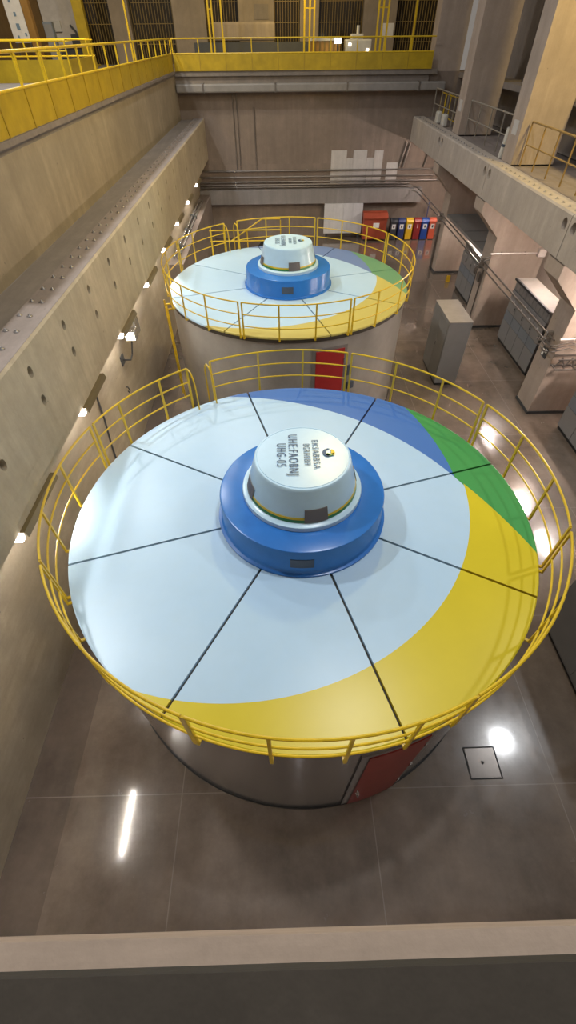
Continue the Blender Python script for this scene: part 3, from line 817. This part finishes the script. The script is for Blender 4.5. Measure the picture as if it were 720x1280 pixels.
for x, nm in ((.1, 'left'), (2.1, 'right')):
    t = thing('strip_light', 'strip light under the near ledge, out of view below the viewer', 'light', (x, -.5, 4.85), 'strip lights under the near ledge')
    MB().bbox(x - .1, -1.4, 4.9, x + .1, -.55, 4.998, .02, 1).build('hood', M['hood'], t)
    MB().tube([(x, -1.3, 4.86), (x, -.62, 4.86)], .03, 10).build('tube', M['tube_near'], t)
t = thing('floodlight', 'small metal floodlight on a wall bracket under the left beam', 'light', (-4.75, 12.9, 2.9))
MB().bbox(-4.62, 12.75, 3.32, -4.3, 13.1, 3.62, .03, 2).build('lamp_head', M['chrome'], t)
MB().box(-4.6, 12.735, 3.35, -4.33, 12.75, 3.58).build('lens', M['lampglow'], t)
MB().tube([(-4.865, 12.7, 2.75), (-4.62, 12.7, 2.75), (-4.62, 12.95, 2.8), (-4.5, 12.95, 3.32)], .025, 8).build('bracket_arm', M['seam'], t)
MB().bbox(-4.897, 12.55, 2.6, -4.86, 12.85, 2.9, .01, 1).build('wall_plate', M['seam'], t)
MB().bbox(-4.4, 13.1, 3.3, -4.34, 13.5, 3.75, .01, 1).build('reflector', M['chrome'], t)
t = tag(MB().tube([(-4.87, 10.15, 3.3), (-4.87, 10.1, 2.4), (-4.87, 9.95, 1.7), (-4.87, 9.8, .0)], .025, 8).build('cable', M['seam']), 'dark cable hanging down the left wall beside the near guardrail', 'cable')
tag(MB().tube([(-4.88, 12.3, 2.05), (-4.82, 12.3, 2.05), (-4.78, 12.3, 1.93), (-4.82, 12.3, 1.85), (-4.86, 12.32, 1.9)], .02, 8).build('wall_hook', M['seam']), 'small dark hook on the left wall below the floodlight', 'hook')
for i, (x, z, lab) in enumerate(((-4.55, 2.63, 'outer'), (-4.72, 2.68, 'inner'))):
    t = thing('hydraulic_pipe', f'shiny steel pipe lying on the bench left of the far generator, {lab} of two', 'pipe', (x, 27, 2.55), 'pipes on the left bench')
    MB().tube([(x, 22.0, z), (x, 32.0, z)], .06, 10).build('tube', M['chrome'], t)
    for y in (23.5, 26, 28.5): MB().bbox(x - .08, y, 2.55, x + .08, y + .12, z + .09, .02, 1).build('clamp', M['seam'], t)
t = thing('stair_platform', 'yellow handrails and stair flight behind the far generator', 'stairs', (-1.3, 21.6, 0))
m = MB()
for y in (21.3, 22.2): m.bar((-2.9, y, 1.0), (-.6, y, 3.2), .05, .22)
m.build('stringer', M['black'], t)
for k in range(8): MB().box(-2.75 + k * .27, 21.3, 1.2 + k * .26, -2.5 + k * .27, 22.2, 1.23 + k * .26).build('tread', M['frame'], t)
MB().box(-.6, 21.2, 3.12, .6, 22.3, 3.2).build('landing', M['frame'], t)
for x, y in ((-.5, 21.25), (.5, 21.25), (-.5, 22.25), (.5, 22.25)): MB().bar((x, y, 0), (x, y, 3.12), .08, .08).build('leg', M['frame'], t)
MB().bar((-2.9, 21.3, 0), (-2.9, 21.3, 1.2), .08, .08).bar((-2.9, 22.2, 0), (-2.9, 22.2, 1.2), .08, .08).build('leg', M['frame'], t)
m = MB()
m.tube([(-2.9, 21.3, 3.9), (.15, 21.3, 3.9)], .025, 8); m.tube([(-2.9, 21.3, 3.5), (.15, 21.3, 3.5)], .025, 8)
m.tube([(-2.1, 21.5, 3.4), (-.66, 21.5, 4.25), (.12, 21.5, 4.25)], .025, 8)
m.build('handrail', M['yellow'], t)
for x in (-2.85, -1.3, .12): MB().bar((x, 21.3, 3.15 if x > -1 else 1.05), (x, 21.3, 4.25 if x > 0 else 3.9), .04, .04).build('post', M['yellow'], t)

# ------------------------------------------------------------------ upper yellow guardrails
def yellow_guard(p0, p1, ribs, label, zt=9.32):
    p0, p1 = Vector(p0), Vector(p1); d = (p1 - p0); L = d.length; u = d / L; nrm = Vector((-u.y, u.x, 0))
    t = thing('yellow_guardrail', label, 'railing', ((p0 + p1) / 2)[:])
    at = lambda s_, z: p0 + u * s_ + Vector((0, 0, z - p0.z))
    m = MB(); m.bar(at(0, 8.43), at(L, 8.43), .02, .64, side=nrm); m.build('kick_panel', M['yellow_panel'], t)
    m = MB(); m.tube([at(0, zt), at(L, zt)], .03, 8); m.build('top_rail', M['yellow'], t)
    m = MB(); m.tube([at(0, 8.77), at(L, 8.77)], .03, 8); m.build('panel_rail', M['yellow'], t)
    n = int(L / ribs)
    for k in range(n + 1):
        s_ = min(L - .02, max(.02, k * ribs))
        m = MB(); m.bar(at(s_, 8.76), at(s_, zt), .045, .05, side=nrm); m.build('post', M['yellow'], t)
        m = MB(); m.bar(at(s_, 8.1), at(s_, 8.76), .045, .04, side=nrm); m.build('rib', M['rib'], t)
    return t
yellow_guard((-5.5, 34.0, 8.1), (-5.5, 8.6, 8.1), 1.47, 'yellow guardrail with tall kick panels along the left side of the upper floor')
yellow_guard((-5.42, 34.0, 8.1), (8.62, 34.0, 8.1), 1.41, 'yellow guardrail with kick panels across the back of the pit')
struct(MB().box(-5.52, 8.6, 8.0, -5.44, 34.0, 8.1).build('trim_9', M['darkwall']))
# box shaped guard round a floor opening at the left
t = thing('hatch_guard', 'yellow boxed guardrail round a floor opening behind the left railing', 'railing', (-11.5, 27.5, 8.1))
m = MB(); m.box(-14.5, 26.95, 8.1, -8.7, 27.0, 8.8); m.box(-8.75, 27.0, 8.1, -8.7, 31.0, 8.8); m.build('kick_panel', M['yellow_panel'], t)
m = MB(); m.tube([(-14.5, 26.97, 9.35), (-8.72, 26.97, 9.35), (-8.72, 31, 9.35), (-14.5, 31, 9.35)], .035, 8); m.tube([(-14.5, 31, 8.8), (-8.72, 31, 8.8)], .03, 8); m.tube([(-14.5, 26.97, 9.05), (-8.72, 26.97, 9.05)], .025, 8)
m.build('top_rail', M['yellow'], t)
for k in range(6): MB().bar((-14.3 + k * 1.11, 26.97, 8.1), (-14.3 + k * 1.11, 26.97, 9.35), .05, .05).build('post', M['yellow'], t)
for k in range(4): MB().bar((-13.5 + k * 1.5, 31, 8.1), (-13.5 + k * 1.5, 31, 9.35), .05, .05).build('post', M['yellow'], t)

# ------------------------------------------------------------------ the upper hall beyond the pit
YH = 42.0
struct(MB().box(-22, YH + 1.2, 8.1, 12.2, YH + 1.5, 16).build('wall_back', M['brownwall']))
struct(MB().box(-14.9, YH + .9, 8.1, -12.6, YH + 1.2, 13.5).build('wall_back', M['lowwhite']))
cl = [(-10.3, -9.1, 'plain concrete pier of the upper hall behind the left rail corner'),
      (-6.35, -4.3, 'broad concrete pier of the upper hall above the left end of the back guardrail'),
      (-2.2, .05, 'concrete pier of the upper hall with a small vent, left of centre'),
      (1.7, 2.9, 'concrete pier of the upper hall just right of the centre line'),
      (5.75, 7.85, 'yellow-lit concrete pier of the upper hall with a white notice')]
for x0, x1, lab in cl:
    t = thing('concrete_pier', lab, 'column', ((x0 + x1) / 2, YH + .5, 8.1), 'piers of the upper hall')
    MB().box(x0, YH, 8.1, x1, YH + 1.195, 14).build('shaft', M['pier'], t)
    if x0 == -2.2: MB().box(-1.2, YH - .03, 10.05, -.3, YH, 10.7).build('vent', M['darkwall'], t)
    if x0 == 5.75: MB().box(7.05, YH - .03, 9.2, 7.75, YH, 9.85).build('notice', M['sign'], t)
wi = 1
for x0, x1 in ((-12.3, -10.4), (-9.0, -6.45), (-4.25, -2.25), (.1, 1.65), (2.95, 5.7), (7.9, 11.0)):
    w = struct(MB().box(x0, YH + .55, 8.1, x1, YH + .6, 13.5).build(f'window_{wi}', M['windowdark'])); wi += 1
    m = MB(); n = max(3, int((x1 - x0) / .17))
    for k in range(n + 1):
        x = x0 + (x1 - x0) * k / n; m.box(x - .013, YH + .48, 8.1, x + .013, YH + .55, 13.5)
    for z in (9.0, 9.9, 10.8): m.box(x0, YH + .47, z, x1, YH + .53, z + .03)
    m.build('window_bars', M['mullion'], w)
t = thing('steel_mast', 'thick yellow steel mast standing behind the left guardrail', 'post', (-11.6, 40, 8.1))
MB().box(-11.9, 39.8, 8.1, -11.3, 40.2, 14).build('mast', M['yellow_panel'], t); MB().bbox(-12.1, 39.6, 8.1, -11.1, 40.4, 8.2, .02, 1).build('base_plate', M['yellow_panel'], t)
t = thing('steel_mast', 'brown steel mast beside the white notice board at the far left', 'post', (-14.6, 40, 8.1))
MB().box(-14.85, 39.8, 8.1, -14.45, 40.2, 14).build('mast', M['crate'], t); MB().bbox(-15.0, 39.6, 8.1, -14.3, 40.4, 8.2, .02, 1).build('base_plate', M['crate'], t)
for xs, lab in (((-3.62, -3.42), 'left of centre above the back guardrail'), ((-2.9,), 'just right of the left-centre pair'), ((1.75, 2.05, 2.3), 'group at the centre pier'), ((5.9, 6.15, 6.45), 'group in front of the yellow-lit pier'), ((8.0,), 'at the right end of the back guardrail'), ((-8.2,), 'at the corner of the two guardrails')):
    t = thing('fence_post', f'slim tall yellow posts, {lab}', 'post', (sum(xs) / len(xs), 37, 8.1), 'tall yellow posts of the upper hall')
    for x in xs: MB().bar((x, 37, 8.1), (x, 37, 13), .09, .09).build('upright', M['yellow'], t)
    if len(xs) > 1: MB().bar((min(xs), 37, 10.4), (max(xs), 37, 10.4), .05, .05).build('cross_bar', M['yellow'], t)
t = thing('notice_board', 'tall white notice board with small pictures at the far left of the upper floor', 'sign', (-14.5, 36.9, 8.1))
MB().box(-14.75, 37.0, 9.2, -13.85, 37.06, 11.3).build('board', M['sign'], t)
MB().bar((-14.7, 37.03, 8.1), (-14.7, 37.03, 9.2), .05, .05).bar((-13.9, 37.03, 8.1), (-13.9, 37.03, 9.2), .05, .05).build('stand', M['seam'], t)
for x, z, s_ in ((-14.45, 10.7, .12), (-14.35, 10.2, .12), (-14.4, 9.7, .18), (-14.5, 9.35, .1), (-14.05, 9.45, .1)): MB().box(x, 36.985, z, x + s_, 37.0, z + s_ * 1.3).build('picture', M['letter2'], t)
t = thing('steel_locker', 'narrow blue-grey locker beside the white wall at the far left', 'cabinet', (-13.0, 38, 8.1))
MB().bbox(-13.2, 37.8, 8.1, -12.7, 38.2, 10.0, .02, 1).build('body', M['panelcab'], t); MB().box(-13.17, 37.785, 8.2, -12.73, 37.8, 9.9).build('door', M['panelcab2'], t)
t = thing('wall_box', 'small pale wall box with a dark pipe on the white wall', 'box', (-13.5, 42.8, 9.6))
MB().bbox(-14.4, 42.75, 9.6, -13.8, 42.9, 10.1, .02, 1).build('casing', M['machine'], t); MB().tube([(-13.2, 42.8, 9.9), (-12.9, 42.75, 9.6), (-12.85, 42.75, 8.9)], .06, 8).build('pipe', M['seam'], t)
t = thing('work_counter', 'yellow-brown counter with a dark box below the white wall', 'counter', (-12.8, 41.6, 8.1))
MB().box(-14.6, 41.2, 8.9, -11.9, 42.2, 9.05).build('top', M['crate'], t); MB().box(-14.5, 41.3, 8.1, -12.0, 42.1, 8.9).build('body', M['seam'], t); MB().bbox(-12.9, 41.4, 9.05, -12.1, 41.9, 9.5, .02, 1).build('device', M['seam'], t)
t = thing('machine_roll', 'long pale wrapped equipment resting on dark supports behind the back guardrail', 'machine', (-1.7, 40, 8.1))
MB().bbox(-3.7, 39.6, 9.15, .1, 40.5, 9.95, .12, 3).build('wrapped_body', M['pier'], t); MB().box(-4.9, 39.5, 8.1, 2.2, 40.6, 9.1).build('support', M['seam'], t)
t = thing('wood_crate', 'orange-brown crate standing behind the middle of the back guardrail', 'crate', (3.2, 38, 8.1))
MB().box(2.1, 37.5, 8.1, 3.9, 38.5, 9.15).build('body', M['crate'], t); MB().box(2.05, 37.45, 9.15, 3.95, 38.55, 9.25).build('lid', M['machine'], t)
m = MB()
for k in range(7): m.box(2.12 + k * .27, 37.47, 8.1, 2.2 + k * .27, 37.5, 9.15)
m.build('batten', M['mullion'], t)
t = thing('pump_unit', 'white machine with small lit lamps behind the right part of the back guardrail', 'machine', (5.0, 37.5, 8.1))
MB().bbox(4.2, 37.2, 8.1, 5.7, 38.2, 9.2, .05, 2).build('body', M['machine'], t); MB().bbox(4.5, 37.3, 9.2, 5.2, 38.0, 9.42, .04, 2).build('cover', M['machine'], t)
MB().tube([(4.9, 37.6, 9.42), (4.9, 37.6, 9.75)], .09, 10).build('stack', M['machine'], t)
MB().box(4.35, 37.18, 8.95, 4.5, 37.2, 9.05).box(5.4, 37.18, 8.7, 5.55, 37.2, 8.82).build('lit_lamp', M['lampglow'], t)
t = thing('control_screen', 'small lit monitor on a stand left of the white machine', 'monitor', (3.7, 36.6, 8.1))
MB().box(3.45, 36.58, 9.05, 3.85, 36.64, 9.3).build('screen', M['lampglow2'], t); MB().bar((3.65, 36.64, 8.1), (3.65, 36.64, 9.1), .06, .06).build('stand', M['seam'], t)

# ------------------------------------------------------------------ light
def area(name, loc, size, power, col, rot=(0, 0, 0), shape='DISK', sy=None):
    l = bpy.data.lights.new(name, 'AREA'); l.shape = shape; l.size = size
    if sy: l.size_y = sy
    l.energy = power; l.color = col
    o = bpy.data.objects.new(name, l); COL.objects.link(o); o.location = loc; o.rotation_euler = rot
    return o
def aim(o, target):
    d = Vector(target) - o.location; o.rotation_euler = d.to_track_quat('-Z', 'Y').to_euler()
# high bay lamps of the machine hall
for x, y, z, p in ((10.4, 5.9, 13.8, 340), (-9, 9, 17, 1000), (-9, 19, 17, 750), (-9, 28, 17, 500), (-3, 25, 19, 600), (3, 6.5, 20, 820)):
    area('high_bay_lamp', (x, y, z), .55 if x > 10 else .8, p, (.94, .97, 1.0))
# sodium floods of the upper hall
for loc, tg, p in (((10.6, 14.5, 12.5), (9.4, 20.3, 8.5), 480), ((2.5, 17, 15.5), (-5.3, 13, 6.5), 620), ((-9, 30, 13.5), (-9, 33, 8), 300), ((1, 35.5, 13.5), (1, 42, 9), 300)):
    o = area('sodium_flood', loc, .8, p, (1, .73, .22)); aim(o, tg)
# fluorescent fittings under the slab of the right gallery, one in each bay
t = thing('duct_cover', 'flat dark grey duct cover spanning between the middle and far right columns', 'duct', (9.9, 24.3, 2.85))
MB().box(9.06, 21.37, 2.86, 10.75, 27.28, 2.92).build('cover_sheet', M['cabinet'], t)
MB().box(9.06, 21.37, 2.80, 9.10, 27.28, 2.86).build('edge_channel', M['frame'], t); MB().box(10.71, 21.37, 2.80, 10.75, 27.28, 2.86).build('edge_channel', M['frame'], t)
for y in (22.8, 24.3, 25.8): MB().box(9.06, y, 2.92, 10.75, y + .04, 2.94).build('seam_strip', M['frame'], t)
for y, zl in ((10.7, 4.3), (12.9, 4.3), (17.5, 4.3), (24.4, 2.55), (31.2, 4.3)):
    lab = 'strip light under the flat dark duct cover, out of view' if zl < 3 else 'strip light under the right gallery slab, out of view behind the beam'
    t = thing('gallery_light', lab, 'light', (10.4, y, zl), 'strip lights under the right gallery slab' if zl > 3 else None)
    MB().bbox(10.3, y - .6, zl + .1, 10.5, y + .6, zl + .18, .02, 1).build('casing', M['lowwhite'], t)
    MB().tube([(10.4, y - .5, zl + .04), (10.4, y + .5, zl + .04)], .05, 10).build('tube', M['tube_side'], t)
    for dy in (-.4, .4): MB().bar((10.4, y + dy, zl + .17), (10.4, y + dy, 5.0 if zl > 3 else 2.857), .03, .03).build('hanger', M['pipe'], t)

w = bpy.data.worlds.new('hall_ambient'); bpy.context.scene.world = w; w.use_nodes = True
bg = w.node_tree.nodes['Background']; bg.inputs[0].default_value = (1, .90, .80, 1); bg.inputs[1].default_value = .2

sc = bpy.context.scene
sc.view_settings.view_transform = 'Standard'; sc.view_settings.look = 'None'
sc.view_settings.gamma = 1; sc.view_settings.use_curve_mapping = False
sc.view_settings.exposure = .12
